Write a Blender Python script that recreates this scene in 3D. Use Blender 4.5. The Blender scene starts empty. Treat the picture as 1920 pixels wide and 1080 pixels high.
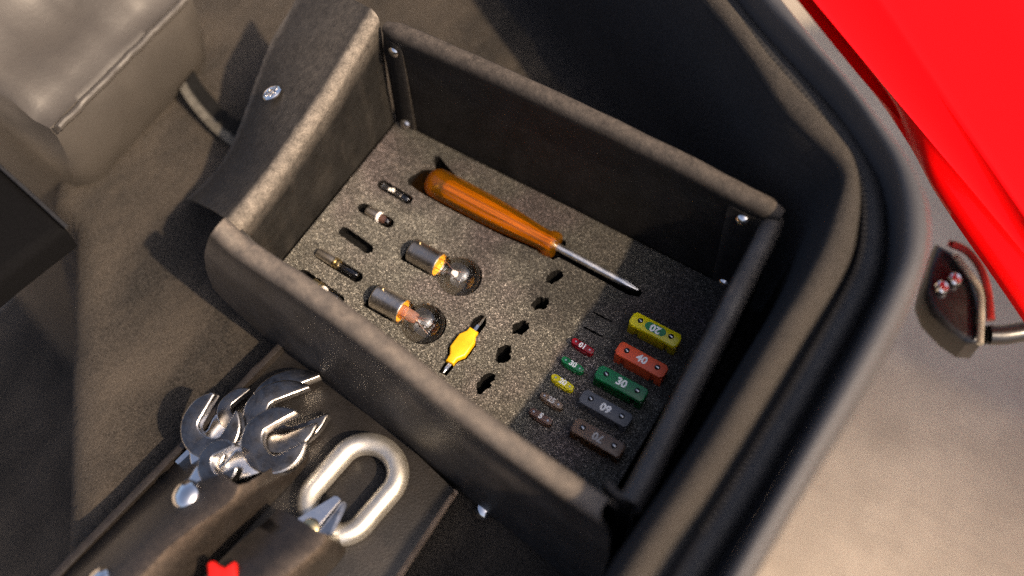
import bpy, bmesh, math, random
from mathutils import Vector, Matrix, noise
random.seed(7)
S = bpy.context.scene
C = S.collection
MM = 0.001
R = math.radians

# ------------------------------------------------------------------ camera
cd = bpy.data.cameras.new('camera'); cam = bpy.data.objects.new('camera', cd); C.objects.link(cam)
cd.sensor_width = 36; cd.lens = 41.019; cd.clip_start = 0.01; cd.clip_end = 60
cam.matrix_world = Matrix([[0.854937, -0.450923, 0.256421, 0.291865], [0.518726, 0.745558, -0.41841, -0.341843], [-0.002506, 0.490726, 0.87131, 0.576292], [0.0, 0.0, 0.0, 1.0]])
cd.dof.use_dof = True; cd.dof.focus_distance = 0.640; cd.dof.aperture_fstop = 2.2; cd.dof.aperture_blades = 9
S.camera = cam
# ------------------------------------------------------------------ sky and sun
w = bpy.data.worlds.new('World'); S.world = w; w.use_nodes = True
nt = w.node_tree; bg = nt.nodes['Background']
sk = nt.nodes.new('ShaderNodeTexSky'); sk.sky_type = 'NISHITA'; sk.sun_disc = False
SUN_EL, SUN_AZ = R(48.2), R(-7.0)
sk.sun_elevation = SUN_EL; sk.sun_rotation = R(97); sk.dust_density = 5.5; sk.ozone_density = 1.0; sk.air_density = 0.55
nt.links.new(sk.outputs[0], bg.inputs[0]); bg.inputs[1].default_value = 0.13
sd = bpy.data.lights.new('sun', 'SUN'); sd.energy = 3.7; sd.angle = R(1.1); sd.color = (1.0, 0.75, 0.50)
sun = bpy.data.objects.new('sun', sd); C.objects.link(sun)
sv = Vector((math.cos(SUN_EL) * math.cos(SUN_AZ), math.cos(SUN_EL) * math.sin(SUN_AZ), math.sin(SUN_EL)))
sun.rotation_euler = sv.to_track_quat('Z', 'Y').to_euler(); sun.location = sv * 3
S.view_settings.view_transform = 'Standard'; S.view_settings.look = 'None'
S.view_settings.exposure = 1.0; S.view_settings.gamma = 1
S.cycles.use_denoising = False
S.cycles.max_bounces = 10; S.cycles.transparent_max_bounces = 16; S.cycles.transmission_bounces = 8
S.cycles.caustics_reflective = False; S.cycles.caustics_refractive = False
S.cycles.sample_clamp_indirect = 3; S.cycles.sample_clamp_direct = 12

# ------------------------------------------------------------------ helpers
def link(o, parent=None):
    C.objects.link(o)
    if parent is not None: o.parent = parent
    return o
def tag(o, label=None, cat=None, group=None, kind=None):
    if label: o['label'] = label
    if cat: o['category'] = cat
    if group: o['group'] = group
    if kind: o['kind'] = kind
    return o
def thing(name, label, cat, loc=(0, 0, 0), rz=0.0, group=None):
    o = bpy.data.objects.new(name, None); o.empty_display_size = 0.01
    o.location = Vector(loc) * MM; o.rotation_euler = (0, 0, rz)
    o['mm'] = list(loc)
    return tag(link(o), label, cat, group)
def obj(name, bm, mat, parent=None, world=False, smooth=35):
    """one mesh object; bm is in millimetres (world=True: in world millimetres, moved under its root)"""
    if world and parent is not None:
        q = parent; off = Vector((0, 0, 0))
        while q is not None:
            off += Vector(q['mm']) if 'mm' in q else Vector(q.location) / MM
            q = q.parent
        bmesh.ops.translate(bm, vec=-off, verts=bm.verts)
    bmesh.ops.scale(bm, vec=(MM, MM, MM), verts=bm.verts)
    me = bpy.data.meshes.new(name); bm.to_mesh(me); bm.free()
    if smooth:
        me.polygons.foreach_set('use_smooth', [True] * len(me.polygons))
        me.set_sharp_from_angle(angle=R(smooth))
    for m in (mat if isinstance(mat, (list, tuple)) else [mat]): me.materials.append(m)
    return link(bpy.data.objects.new(name, me), parent)
def copy_tree(o, parent=None):
    c = o.copy(); link(c, parent)
    for ch in list(o.children): copy_tree(ch, c)
    return c
def NB(): return bmesh.new()
def frame_of(d):
    d = Vector(d).normalized()
    a = Vector((0, 0, 1)) if abs(d.z) < .9 else Vector((0, 1, 0))
    s = d.cross(a).normalized(); return d, s, s.cross(d).normalized()
def tube(bm, pts, rad, seg=10, closed=False, cap=True, nrm=None):
    n = len(pts); P = [Vector(p) for p in pts]; rings = []
    prev = None
    for i in range(n):
        a = P[(i - 1) % n] if (closed or i > 0) else P[i]; b = P[(i + 1) % n] if (closed or i < n - 1) else P[i]
        d = (b - a).normalized()
        if nrm is not None: u = Vector(nrm).normalized(); s = u.cross(d).normalized(); u = d.cross(s)
        elif prev is None: _, s, u = frame_of(d)
        else:
            s = prev - d * prev.dot(d); s.normalize(); u = d.cross(s)
        prev = s
        r = rad(i / max(1, n - 1)) if callable(rad) else rad
        rings.append([bm.verts.new(P[i] + (s * math.cos(t) + u * math.sin(t)) * r) for t in [2 * math.pi * k / seg for k in range(seg)]])
    for i in range(n if closed else n - 1):
        A_, B_ = rings[i], rings[(i + 1) % n]
        for k in range(seg): bm.faces.new((A_[k], A_[(k + 1) % seg], B_[(k + 1) % seg], B_[k]))
    if cap and not closed: bm.faces.new(rings[0][::-1]); bm.faces.new(rings[-1])
    bmesh.ops.recalc_face_normals(bm, faces=bm.faces)
    return bm
def lathe(bm, prof, o=(0, 0, 0), ax=(1, 0, 0), seg=32, rfun=None, caps=True):
    d, s, u = frame_of(ax); o = Vector(o); rings = []
    for (t, r) in prof:
        ring = []
        for k in range(seg):
            a = 2 * math.pi * k / seg; rr = r * (rfun(t, a) if rfun else 1)
            ring.append(bm.verts.new(o + d * t + (s * math.cos(a) + u * math.sin(a)) * rr))
        rings.append(ring)
    fs = []
    for A_, B_ in zip(rings, rings[1:]):
        for k in range(seg): fs.append(bm.faces.new((A_[k], A_[(k + 1) % seg], B_[(k + 1) % seg], B_[k])))
    if caps: fs.append(bm.faces.new(rings[0][::-1])); fs.append(bm.faces.new(rings[-1]))
    bmesh.ops.recalc_face_normals(bm, faces=fs)
    return bm
def box(bm, c, s, bev=0.0, rot=None, seg=2):
    m = Matrix.Translation(Vector(c)) @ (rot.to_4x4() if rot else Matrix()) @ Matrix.Diagonal((s[0], s[1], s[2], 1))
    r = bmesh.ops.create_cube(bm, size=1, matrix=m)
    if bev: bmesh.ops.bevel(bm, geom=list({e for v in r['verts'] for e in v.link_edges}), offset=bev, segments=seg, profile=.6, affect='EDGES')
    return bm
def prism(bm, outline, z0, z1, bev=0.0, seg=2, both=False):
    b = [bm.verts.new((x, y, z0)) for x, y in outline]; t = [bm.verts.new((x, y, z1)) for x, y in outline]
    n = len(outline); fs = [bm.faces.new(b[::-1]), bm.faces.new(t)]
    for i in range(n): fs.append(bm.faces.new((b[i], b[(i + 1) % n], t[(i + 1) % n], t[i])))
    bmesh.ops.recalc_face_normals(bm, faces=fs)
    if bev:
        ed = [e for e in bm.edges if (e.verts[0] in t and e.verts[1] in t)]
        if both: ed += [e for e in bm.edges if (e.verts[0] in b and e.verts[1] in b)]
        bmesh.ops.bevel(bm, geom=ed, offset=bev, segments=seg, profile=.5, affect='EDGES')
    return bm
def grid(bm, rows, wear=None, thick=0.0, closed=False):
    """rows: list of lists of points -> quads; wear: same shape, 0..1, kept as the colour attribute 'wear'"""
    lay = bm.verts.layers.float.new('wear') if wear is not None else None
    V = []
    for i, row in enumerate(rows):
        r_ = []
        for j, p in enumerate(row):
            v = bm.verts.new(p)
            if lay is not None: v[lay] = wear[i][j]
            r_.append(v)
        V.append(r_)
    fs = []
    for i in range(len(V) - 1):
        m = len(V[i])
        for j in range(m if closed else m - 1):
            fs.append(bm.faces.new((V[i][j], V[i][(j + 1) % m], V[i + 1][(j + 1) % m], V[i + 1][j])))
    bmesh.ops.recalc_face_normals(bm, faces=fs)
    if thick:
        bmesh.ops.solidify(bm, geom=fs, thickness=thick)
    return bm
def lerp(a, b, t): return a + (b - a) * t
def interp(xs, ys, x):
    if (x - xs[0]) * (xs[-1] - xs[0]) <= 0: return ys[0]
    for i in range(len(xs) - 1):
        if (xs[i] <= x <= xs[i + 1]) or (xs[i] >= x >= xs[i + 1]):
            t = (x - xs[i]) / (xs[i + 1] - xs[i]); t = t * t * (3 - 2 * t) * .5 + t * .5
            return lerp(ys[i], ys[i + 1], t)
    return ys[-1]
def catmull(P, n):
    P = [Vector(p) for p in P]; out = []
    Q = [P[0] * 2 - P[1]] + P + [P[-1] * 2 - P[-2]]
    for i in range(1, len(Q) - 2):
        for k in range(8):
            t = k / 8; a, b, c, d = Q[i - 1], Q[i], Q[i + 1], Q[i + 2]
            out.append(.5 * ((2 * b) + (c - a) * t + (2 * a - 5 * b + 4 * c - d) * t * t + (3 * b - a - 3 * c + d) * t ** 3))
    out.append(P[-1])
    L = [0]
    for a, b in zip(out, out[1:]): L.append(L[-1] + (b - a).length)
    res = []; j = 0
    for k in range(n):
        s = L[-1] * k / (n - 1)
        while j < len(L) - 2 and L[j + 1] < s: j += 1
        t = (s - L[j]) / max(1e-9, L[j + 1] - L[j]); res.append(out[j].lerp(out[j + 1], min(1, t)))
    return res
def fbm(x, y, z=0.0, s=1.0): return noise.fractal(Vector((x * s, y * s, z)), 1.0, 2.0, 3)
def set_z(P, z): return [Vector((p[0], p[1], z)) for p in P]

# ------------------------------------------------------------------ materials
class Mat:
    def __init__(s, name):
        s.m = bpy.data.materials.new(name); s.m.use_nodes = True; s.t = s.m.node_tree
        s.p = s.t.nodes['Principled BSDF']; s.co = s.n('ShaderNodeTexCoord').outputs['Object']
    def n(s, k, **a):
        q = s.t.nodes.new(k)
        for x, y in a.items(): setattr(q, x, y)
        return q
    def l(s, a, b): s.t.links.new(a, b)
    def set(s, **a):
        for k, v in a.items(): s.p.inputs[k.replace('_', ' ')].default_value = v
        return s
    def noise(s, scale, detail=3, rough=.6, stretch=None):
        q = s.n('ShaderNodeTexNoise'); q.inputs['Scale'].default_value = scale; q.inputs['Detail'].default_value = detail; q.inputs['Roughness'].default_value = rough
        if stretch:
            mp = s.n('ShaderNodeMapping'); mp.inputs['Scale'].default_value = stretch; s.l(s.co, mp.inputs[0]); s.l(mp.outputs[0], q.inputs['Vector'])
        else: s.l(s.co, q.inputs['Vector'])
        return q.outputs['Fac']
    def voro(s, scale, out='Distance', rnd=1.0):
        q = s.n('ShaderNodeTexVoronoi'); q.inputs['Scale'].default_value = scale; q.inputs['Randomness'].default_value = rnd
        s.l(s.co, q.inputs['Vector']); return q.outputs[out]
    def ramp(s, fac, stops):
        q = s.n('ShaderNodeValToRGB'); e = q.color_ramp.elements
        for i, (p, c) in enumerate(stops):
            el = e[i] if i < 2 else e.new(p)
            el.position = p; c = (c, c, c) if isinstance(c, (int, float)) else c; el.color = (c[0], c[1], c[2], 1)
        s.l(fac, q.inputs[0]); return q.outputs['Color']
    def mix(s, fac, a, b, mode='MIX'):
        q = s.n('ShaderNodeMix', data_type='RGBA', blend_type=mode); 
        for sock, v in ((q.inputs[0], fac), (q.inputs[6], a), (q.inputs[7], b)):
            if hasattr(v, 'is_linked'): s.l(v, sock)
            else: sock.default_value = v if sock == q.inputs[0] else (*v, 1)
        return q.outputs[2]
    def math(s, op, a, b=0.0):
        q = s.n('ShaderNodeMath', operation=op)
        for sock, v in ((q.inputs[0], a), (q.inputs[1], b)):
            if hasattr(v, 'is_linked'): s.l(v, sock)
            else: sock.default_value = v
        return q.outputs[0]
    def gloss(s, base=.055, edge=.5):
        q = s.n('ShaderNodeLayerWeight'); q.inputs['Blend'].default_value = .5
        return s.math('ADD', s.math('MULTIPLY', s.math('POWER', q.outputs['Facing'], 4.0), edge), base)
    def attr(s, name): 
        q = s.n('ShaderNodeAttribute', attribute_name=name); return q.outputs['Fac']
    def color(s, v):
        if hasattr(v, 'is_linked'): s.l(v, s.p.inputs['Base Color'])
        else: s.p.inputs['Base Color'].default_value = (*v, 1)
        return s
    def rough(s, v):
        if hasattr(v, 'is_linked'): s.l(v, s.p.inputs['Roughness'])
        else: s.p.inputs['Roughness'].default_value = v
        return s
    def bump(s, h, strength, dist):
        q = s.n('ShaderNodeBump'); q.inputs['Strength'].default_value = strength; q.inputs['Distance'].default_value = dist * MM
        s.l(h, q.inputs['Height']); s.l(q.outputs[0], s.p.inputs['Normal']); return s

def leather(name, dark, worn, grain=700, rough=.55, spec=.4, bump=.4, dust=.35):
    a = Mat(name)
    mott = a.ramp(a.noise(60, 4), [(.3, .55), (.75, 1.35)])
    base = a.mix(1.0, dark, mott, 'MULTIPLY')
    dustf = a.math('MULTIPLY', a.ramp(a.noise(38, 5, .7), [(.52, 0.0), (.78, 1.0)]), dust)
    base = a.mix(dustf, base, tuple(x * .6 for x in worn))
    we = a.math('MULTIPLY', a.attr('wear'), a.ramp(a.noise(240, 5, .75), [(.25, .2), (.68, 1.0)]))
    fuzz = a.ramp(a.noise(1300, 2), [(.3, .7), (.7, 1.3)])
    wc = a.mix(1.0, worn, fuzz, 'MULTIPLY')
    col = a.mix(we, base, wc)
    spk = a.ramp(a.noise(900, 1), [(.74, 0.0), (.8, .5)])
    col = a.mix(a.math('MULTIPLY', spk, .5), col, (.10, .085, .07))
    a.color(col)
    h = a.math('ADD', a.voro(grain), a.math('MULTIPLY', a.noise(grain * 2.2, 3), .8))
    a.bump(h, bump, .35)
    a.rough(a.ramp(a.attr('wear'), [(0, rough), (1, .85)]))
    a.set(Specular_IOR_Level=spec)
    return a.m
M = {}
M['leather'] = leather('black_leather', (.0085, .0083, .0086), (.078, .066, .056), rough=.5, spec=.2, dust=.04)
M['leather_in'] = leather('black_leather_lining', (.008, .008, .0085), (.11, .095, .08), rough=.6, spec=.14, dust=.06)
M['leather_flap'] = leather('black_leather_flap', (.0115, .011, .0103), (.19, .165, .135), rough=.55, spec=.22, dust=.08)
M['leather_panel'] = leather('grey_black_leather', (.017, .0172, .0185), (.16, .132, .105), rough=.42, spec=.5, bump=.18, dust=.03)
M['roll'] = leather('brown_black_leather', (.010, .009, .0088), (.15, .11, .08), grain=900, rough=.45, spec=.4, bump=.3, dust=.10)
M['pouch'] = leather('black_pouch_leather', (.0075, .007, .007), (.15, .112, .082), grain=900, rough=.34, spec=.5, bump=.2, dust=.04)
M['raw_edge'] = leather('raw_leather_edge', (.16, .115, .08), (.26, .2, .15), rough=.8, dust=.4)

a = Mat('foam')                                    # open-cell foam: the grain of the cells and their glints
cell = a.voro(2050, 'Color'); sep = a.n('ShaderNodeSeparateColor'); a.l(cell, sep.inputs[0])
g1 = a.ramp(sep.outputs[0], [(0.0, .006), (.5, .024), (.85, .052), (.95, .09), (1.0, .16)])
tint = a.mix(a.noise(30, 2), (1.0, .91, .80), (.96, .95, .80))
tint = a.mix(a.ramp(a.noise(14, 2), [(.5, 0.0), (.7, .8)]), tint, (1.08, .84, .86))
big = a.ramp(a.noise(45, 4, .7), [(.3, .8), (.7, 1.2)])
sx = a.n('ShaderNodeSeparateXYZ'); a.l(a.co, sx.inputs[0])      # brighter front and left of the sheet: light painted into the colour
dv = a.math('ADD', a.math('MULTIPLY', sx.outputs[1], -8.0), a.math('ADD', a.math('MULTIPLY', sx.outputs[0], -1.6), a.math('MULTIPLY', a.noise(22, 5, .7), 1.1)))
lit_front = a.ramp(dv, [(.72, 1.0), (1.45, 2.5)])
a.color(a.mix(1.0, a.mix(1.0, a.mix(1.0, g1, tint, 'MULTIPLY'), big, 'MULTIPLY'), lit_front, 'MULTIPLY'))
a.bump(a.math('ADD', a.voro(2200), a.noise(3000, 2)), .8, .4); a.rough(.75); a.set(Specular_IOR_Level=.3, Diffuse_Roughness=1.0)
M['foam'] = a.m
a = Mat('shaded_clean_foam'); a.color(a.mix(a.noise(1500, 2), (.004, .004, .004), (.011, .0105, .010))); a.rough(.95); a.set(Specular_IOR_Level=.08); a.bump(a.noise(1500, 3), 1.0, .8); M['foam_cut'] = a.m  # clean foam in the cuts, darkened with the shade of the holes
a = Mat('lit_foam_bed'); a.color(a.mix(a.noise(1500, 2), (.045, .041, .036), (.06, .055, .047))); a.rough(.95); a.set(Specular_IOR_Level=.08); a.bump(a.noise(1500, 3), .25, .4); M['lit_foam_bed'] = a.m  # same cut foam under the bulbs, light falling there painted into the colour

def carpet(name, c0, c1, dustc, dust):
    a = Mat(name)
    f = a.ramp(a.noise(820, 4, .8), [(.36, 0.0), (.66, 1.0)])
    col = a.mix(f, c0, c1)
    big = a.ramp(a.noise(22, 5, .65, (1, .45, 1)), [(.35, 0.0), (.72, 1.0)])
    col = a.mix(a.math('MULTIPLY', big, dust), col, a.mix(f, tuple(x * .7 for x in dustc), dustc))
    spk = a.ramp(a.voro(520), [(.0, 1.0), (.10, 0.0)])
    col = a.mix(a.math('MULTIPLY', spk, a.ramp(a.noise(60), [(.5, 0.0), (.75, .55)])), col, (.16, .14, .12))
    a.color(col); a.rough(.95); a.set(Specular_IOR_Level=.06, Sheen_Weight=.04, Sheen_Roughness=.5)
    a.bump(a.math('ADD', a.noise(900, 4, .8), a.math('MULTIPLY', a.noise(130, 3), 1.2)), 1.0, .9)
    return a.m
M['carpet'] = carpet('black_carpet', (.005, .005, .005), (.046, .041, .036), (.092, .077, .062), .8)
M['carpet_wall'] = carpet('black_carpet_wall', (.008, .008, .0085), (.026, .0255, .027), (.034, .032, .032), .5)
M['carpet_edge'] = carpet('worn_carpet_edge', (.018, .017, .016), (.052, .046, .041), (.065, .056, .047), .7)

def metal(name, col, r0, r1, smudge=.0, sm_scale=120, dark=(.12, .11, .10), metallic=1.0):
    a = Mat(name)
    n_ = a.noise(sm_scale, 5, .7)
    a.color(a.mix(a.math('MULTIPLY', a.ramp(n_, [(.42, 0.0), (.68, 1.0)]), smudge), col, dark))
    a.rough(a.ramp(a.noise(sm_scale * 2.1, 4), [(.3, r0), (.7, r1)])); a.set(Metallic=metallic)
    a.bump(a.noise(420, 3), .08, .2)
    return a.m
M['chrome'] = metal('chrome_steel', (.56, .54, .52), .14, .32, .9, 75, (.10, .092, .085))
M['dark_reflection'] = metal('dark_reflection_steel', (.22, .205, .19), .20, .38, .9, 130, (.05, .046, .043))  # upper spanner faces: dark surroundings mirrored in the steel, painted as colour
M['chrome_edge'] = metal('polished_steel', (.82, .79, .75), .16, .3, .1)
M['steel'] = metal('shank_steel', (.74, .73, .71), .28, .42, .1)
M['snap'] = metal('snap_nickel', (.86, .83, .79), .08, .16, .12)
M['zinc'] = metal('zinc_plated_steel', (.60, .575, .52), .36, .55, .6, 60, (.32, .305, .27), .9)
M['cap'] = metal('bulb_cap_metal', (.46, .42, .37), .3, .45, .4, 160, (.16, .13, .10))
M['cap_bright'] = metal('bulb_cap_nickel', (.68, .62, .54), .3, .44, .2, 200)
M['brass'] = metal('brass_ring', (.68, .55, .30), .2, .35, .2, 200)
M['copper'] = metal('lead_wire', (.55, .36, .26), .3, .4)
M['blade'] = metal('fuse_blade_tin', (.75, .73, .70), .2, .3)

def thin_glass(name, tint=(.96, .96, .95), spec=1.0, lo=.0, hi=1.0):
    a = Mat(name); t = a.t
    tr = a.n('ShaderNodeBsdfTransparent'); tr.inputs[0].default_value = (*tint, 1)
    gl = a.n('ShaderNodeBsdfGlossy'); gl.inputs['Roughness'].default_value = .03; gl.inputs[0].default_value = (spec, spec, spec, 1)
    fr = a.gloss()
    mx = a.n('ShaderNodeMixShader'); a.l(fr, mx.inputs[0]); a.l(tr.outputs[0], mx.inputs[1]); a.l(gl.outputs[0], mx.inputs[2])
    a.l(mx.outputs[0], t.nodes['Material Output'].inputs[0]); return a.m
M['glass'] = thin_glass('clear_bulb_glass')
M['glass_smoke'] = thin_glass('smoky_bulb_glass', (.55, .55, .56))

def plastic(name, col, rough=.25, spec=.5, trans=0.0, ior=1.49, var=.15, sub=0.0):
    a = Mat(name)
    a.color(a.mix(1.0, col, a.ramp(a.noise(90, 3), [(.3, 1 - var), (.7, 1 + var)]), 'MULTIPLY'))
    a.rough(a.ramp(a.noise(300, 3), [(.3, rough * .8), (.7, rough * 1.3)]))
    a.set(Specular_IOR_Level=spec, Transmission_Weight=trans, IOR=ior)
    a.bump(a.noise(500, 2), .06, .15)
    return a.m
def clear_plastic(name, tint, body, glow=.5, rough=.1):
    """translucent coloured plastic: light passes tinted, part scatters inside, surface gloss"""
    a = Mat(name); t = a.t
    tr = a.n('ShaderNodeBsdfTransparent'); tr.inputs[0].default_value = (*tint, 1)
    di = a.n('ShaderNodeBsdfDiffuse'); di.inputs[0].default_value = (*body, 1)
    tl = a.n('ShaderNodeBsdfTranslucent'); tl.inputs[0].default_value = (*body, 1)
    m1 = a.n('ShaderNodeMixShader'); m1.inputs[0].default_value = .5; a.l(di.outputs[0], m1.inputs[1]); a.l(tl.outputs[0], m1.inputs[2])
    m2 = a.n('ShaderNodeMixShader'); m2.inputs[0].default_value = glow; a.l(tr.outputs[0], m2.inputs[1]); a.l(m1.outputs[0], m2.inputs[2])
    gl = a.n('ShaderNodeBsdfGlossy'); gl.inputs['Roughness'].default_value = rough
    fr = a.gloss(.05)
    m3 = a.n('ShaderNodeMixShader'); a.l(fr, m3.inputs[0]); a.l(m2.outputs[0], m3.inputs[1]); a.l(gl.outputs[0], m3.inputs[2])
    a.l(m3.outputs[0], t.nodes['Material Output'].inputs[0]); return a.m
M['amber'] = clear_plastic('amber_acetate', (.97, .64, .10), (.92, .40, .01), .10, .08)
a = Mat('amber_core'); a.color(a.mix(a.ramp(a.noise(1.0, 3, .6, (14, 900, 900)), [(.36, 0.0), (.62, 1.0)]), (.07, .028, .001), (.34, .165, .006))); a.rough(.35); a.bump(a.noise(1.0, 2, .5, (14, 900, 900)), .5, .4); M['amber_core'] = a.m
M['f_yellow'] = clear_plastic('yellow_fuse_plastic', (.95, .85, .05), (.98, .88, .01), .93, .2)
M['f_red'] = clear_plastic('red_fuse_plastic', (.7, .02, .03), (.42, .008, .018), .85, .2)
M['f_green'] = clear_plastic('green_fuse_plastic', (.1, .6, .25), (.02, .34, .11), .8, .2)
M['f_brown'] = clear_plastic('brown_fuse_plastic', (.6, .36, .2), (.26, .14, .09), .75, .2)
M['f_tan'] = clear_plastic('tan_fuse_plastic', (.7, .5, .32), (.36, .25, .165), .8, .2)
M['f_smoke'] = clear_plastic('smoky_brown_fuse_plastic', (.62, .40, .22), (.34, .215, .13), .72, .25)
M['f_yellow_side'] = clear_plastic('yellow_fuse_wall', (.95, .8, .05), (.95, .80, .01), .45, .15)
M['f_green_side'] = clear_plastic('green_fuse_wall', (.08, .6, .22), (.015, .28, .08), .4, .15)
M['f_smoke_side'] = clear_plastic('amber_brown_fuse_wall', (.75, .42, .12), (.32, .16, .05), .35, .15)
M['f_orange'] = plastic('orange_fuse_plastic', (.62, .075, .02), .38)
M['f_grey'] = plastic('grey_fuse_plastic', (.085, .088, .098), .4)
M['white_print'] = plastic('white_print', (.82, .82, .80), .5, .3)
M['grey_print'] = plastic('worn_white_print', (.42, .41, .40), .6, .3)
M['yellow'] = plastic('yellow_plastic', (.66, .37, .008), .3)
M['bead'] = plastic('white_glass_bead', (.85, .82, .78), .2)
M['pink_glass'] = clear_plastic('pink_glass_stem', (.95, .72, .6), (.7, .42, .33), .5, .1)
M['orange_cement'] = plastic('orange_cement', (.80, .40, .03), .5, .3, var=.3)
M['red_plastic'] = plastic('red_tool_plastic', (.55, .010, .006), .3)
M['hole'] = plastic('dark_recess', (.012, .012, .012), .9, .1)
M['rubber'] = plastic('black_rubber', (.016, .016, .017), .6, .35)
M['rubber_rib'] = plastic('seal_rib_rubber', (.020, .020, .022), .65, .25)
a = Mat('lip_rubber'); a.color(a.mix(a.noise(40, 4), (.035, .035, .038), (.055, .054, .055))); a.rough(.48); a.bump(a.noise(500, 3), .1, .2); M['lip'] = a.m
M['dark_metal'] = plastic('black_painted_metal', (.012, .011, .011), .3, .5)
a = Mat('bag_leather'); a.color(a.mix(a.noise(25, 4), (.034, .030, .0255), (.066, .058, .049))); a.rough(.5); a.bump(a.math('ADD', a.noise(30, 4), a.math('MULTIPLY', a.noise(500, 3), .15)), .35, 2.0); M['bag'] = a.m
a = Mat('black_cloth'); a.color(a.mix(a.noise(600, 3), (.002, .002, .0022), (.005, .005, .0055))); a.rough(.9); a.set(Specular_IOR_Level=.05); a.bump(a.noise(500, 3), .4, .4); M['cloth'] = a.m
a = Mat('red_paint'); a.color((.80, .0, .0)); a.rough(.4); a.set(Coat_Weight=.5, Coat_Roughness=.13, Specular_IOR_Level=.1); M['paint'] = a.m
a = Mat('concrete'); 
col = a.mix(a.ramp(a.noise(5, 7, .75), [(.35, 0.0), (.65, 1.0)]), (.19, .162, .13), (.32, .277, .222))
col = a.mix(a.ramp(a.noise(70, 4, .7), [(.45, 0.0), (.75, .6)]), col, (.22, .188, .15))
a.color(col); a.rough(.8); a.bump(a.noise(160, 5, .7), .4, 1.5); M['concrete'] = a.m

# ------------------------------------------------------------------ the setting: floor, luggage compartment of the car
FZ = -600.0
bm = NB(); grid(bm, [[(-9000 + i * 1500, -9000 + j * 1500, FZ) for j in range(13)] for i in range(13)])
tag(obj('concrete_floor', bm, M['concrete'], smooth=0), kind='structure')

CZ = -28.0
bm = NB(); rows = []
for i in range(121):                                # carpet floor: falls away beyond a soft edge at the left
    row = []
    for j in range(101):
        x = -520 + i * 6.6; y = -400 + j * 6.3
        d = (x + 119) * .759 + (y + 158) * .651     # distance past the edge line, to its right
        if y > -150: d = max(d, (x + 150) * .9 + (y + 150) * .55)
        z = CZ + 1.2 * fbm(x, y, 0, .018) + .8 * fbm(x, y, 3, .05)
        if d < 0: z -= (min(-d, 15) ** 2) * .06 + max(0, min(-d, 178) - 15) * 3.2
        row.append((x, y, z))
    rows.append(row)
carpet_bm = bm; grid(carpet_bm, rows)

car = thing('car_compartment', 'black carpeted luggage compartment rim with rubber seal running round the tray', 'car', (268, -80, CZ))
NC = 140
def curve(P, ext0, ext1, n=NC):
    P = [Vector((p[0], p[1], 0)) for p in P]
    return catmull([P[0] + Vector((*ext0, 0)) * q for q in ((1, .6, .3, .12) if abs(ext0[0]) > 50 else (1,))] + P + [P[-1] + Vector((*ext1, 0))], n)
LI = curve([(153.3, 81.4, 115.0), (188.6, 59.5, 115.0), (216.9, 38.8, 115.0), (245.6, 25.7, 115.0), (257.0, 18.2, 115.0), (261.2, 9.8, 115.0), (263.6, -4.7, 115.0), (266.9, -33.5, 115.0), (265.7, -97.9, 115.0), (264.4, -141.6, 115.0), (261.4, -183.1, 115.0), (260.2, -209.0, 115.0)], (-330, 186), (-4, -130))
LO = curve([(164.1, 88.0, 115.0), (183.9, 75.0, 115.0), (209.9, 59.7, 115.0), (230.3, 48.9, 115.0), (250.5, 37.2, 115.0), (262.6, 26.3, 115.0), (271.2, 11.9, 115.0), (276.9, -4.7, 115.0), (281.3, -28.2, 115.0), (279.1, -77.6, 115.0), (277.3, -122.4, 115.0), (275.1, -163.1, 115.0), (271.5, -202.1, 115.0)], (-342, 204), (-4, -130))
PI_ = curve([(184.6, 80.5, 133.0), (213.5, 65.2, 133.0), (243.4, 48.4, 133.0), (270.0, 28.2, 133.0), (281.3, 16.2, 133.0), (291.4, -1.7, 133.0), (299.4, -26.5, 133.0), (300.6, -63.2, 133.0), (299.4, -115.4, 133.0), (297.7, -163.7, 133.0), (296.4, -190.8, 133.0)], (-348, 216), (-4, -130))
PO = curve([(192.0, 88.3, 130.0), (216.5, 71.7, 130.0), (240.1, 57.8, 130.0), (265.5, 41.3, 130.0), (280.7, 31.1, 130.0), (292.1, 21.7, 130.0), (301.3, 10.0, 130.0), (308.9, -6.9, 130.0), (312.6, -26.1, 130.0), (313.6, -53.5, 130.0), (312.4, -87.1, 130.0), (308.8, -137.0, 130.0), (306.6, -181.4, 130.0)], (-354, 225), (-4, -130))
def off(P, d):                                      # towards the inside of the compartment
    out = []
    for i, p in enumerate(P):
        t = (P[min(i + 1, len(P) - 1)] - P[max(i - 1, 0)]).normalized(); out.append(p + Vector((t.y, -t.x, 0)) * d)
    return out
mid = lambda P, Q, t: [p.lerp(q, t) for p, q in zip(P, Q)]
def zz(P, z, amp=0.0, s=.02): return [Vector((p.x, p.y, z + amp * fbm(p.x, p.y, z * .01, s))) for p in P]
def outside(v):                                     # past the compartment wall
    k = min(range(len(LI)), key=lambda q: (LI[q].x - v.co.x) ** 2 + (LI[q].y - v.co.y) ** 2)
    a_, b_ = LI[max(k - 1, 0)], LI[min(k + 1, len(LI) - 1)]
    return (b_.x - a_.x) * (v.co.y - LI[k].y) - (b_.y - a_.y) * (v.co.x - LI[k].x) > 0
bmesh.ops.delete(carpet_bm, geom=[v for v in carpet_bm.verts if outside(v)], context='VERTS')
tag(obj('carpet_floor', carpet_bm, M['carpet'], smooth=80), kind='structure')
bm = NB(); grid(bm, [zz(off(LI, 34), CZ - 1, 0), zz(off(LI, 22), CZ + 2, 1), zz(off(LI, 14), CZ + 12, 2), zz(off(LI, 11), 20, 3), zz(off(LI, 8), 70, 3), zz(off(LI, 3), 100, 2), zz(LI, 110, 1), zz(mid(LI, LO, .08), 113, 1)])
obj('carpet_wall', bm, M['carpet_wall'], car, True, 80)
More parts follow.
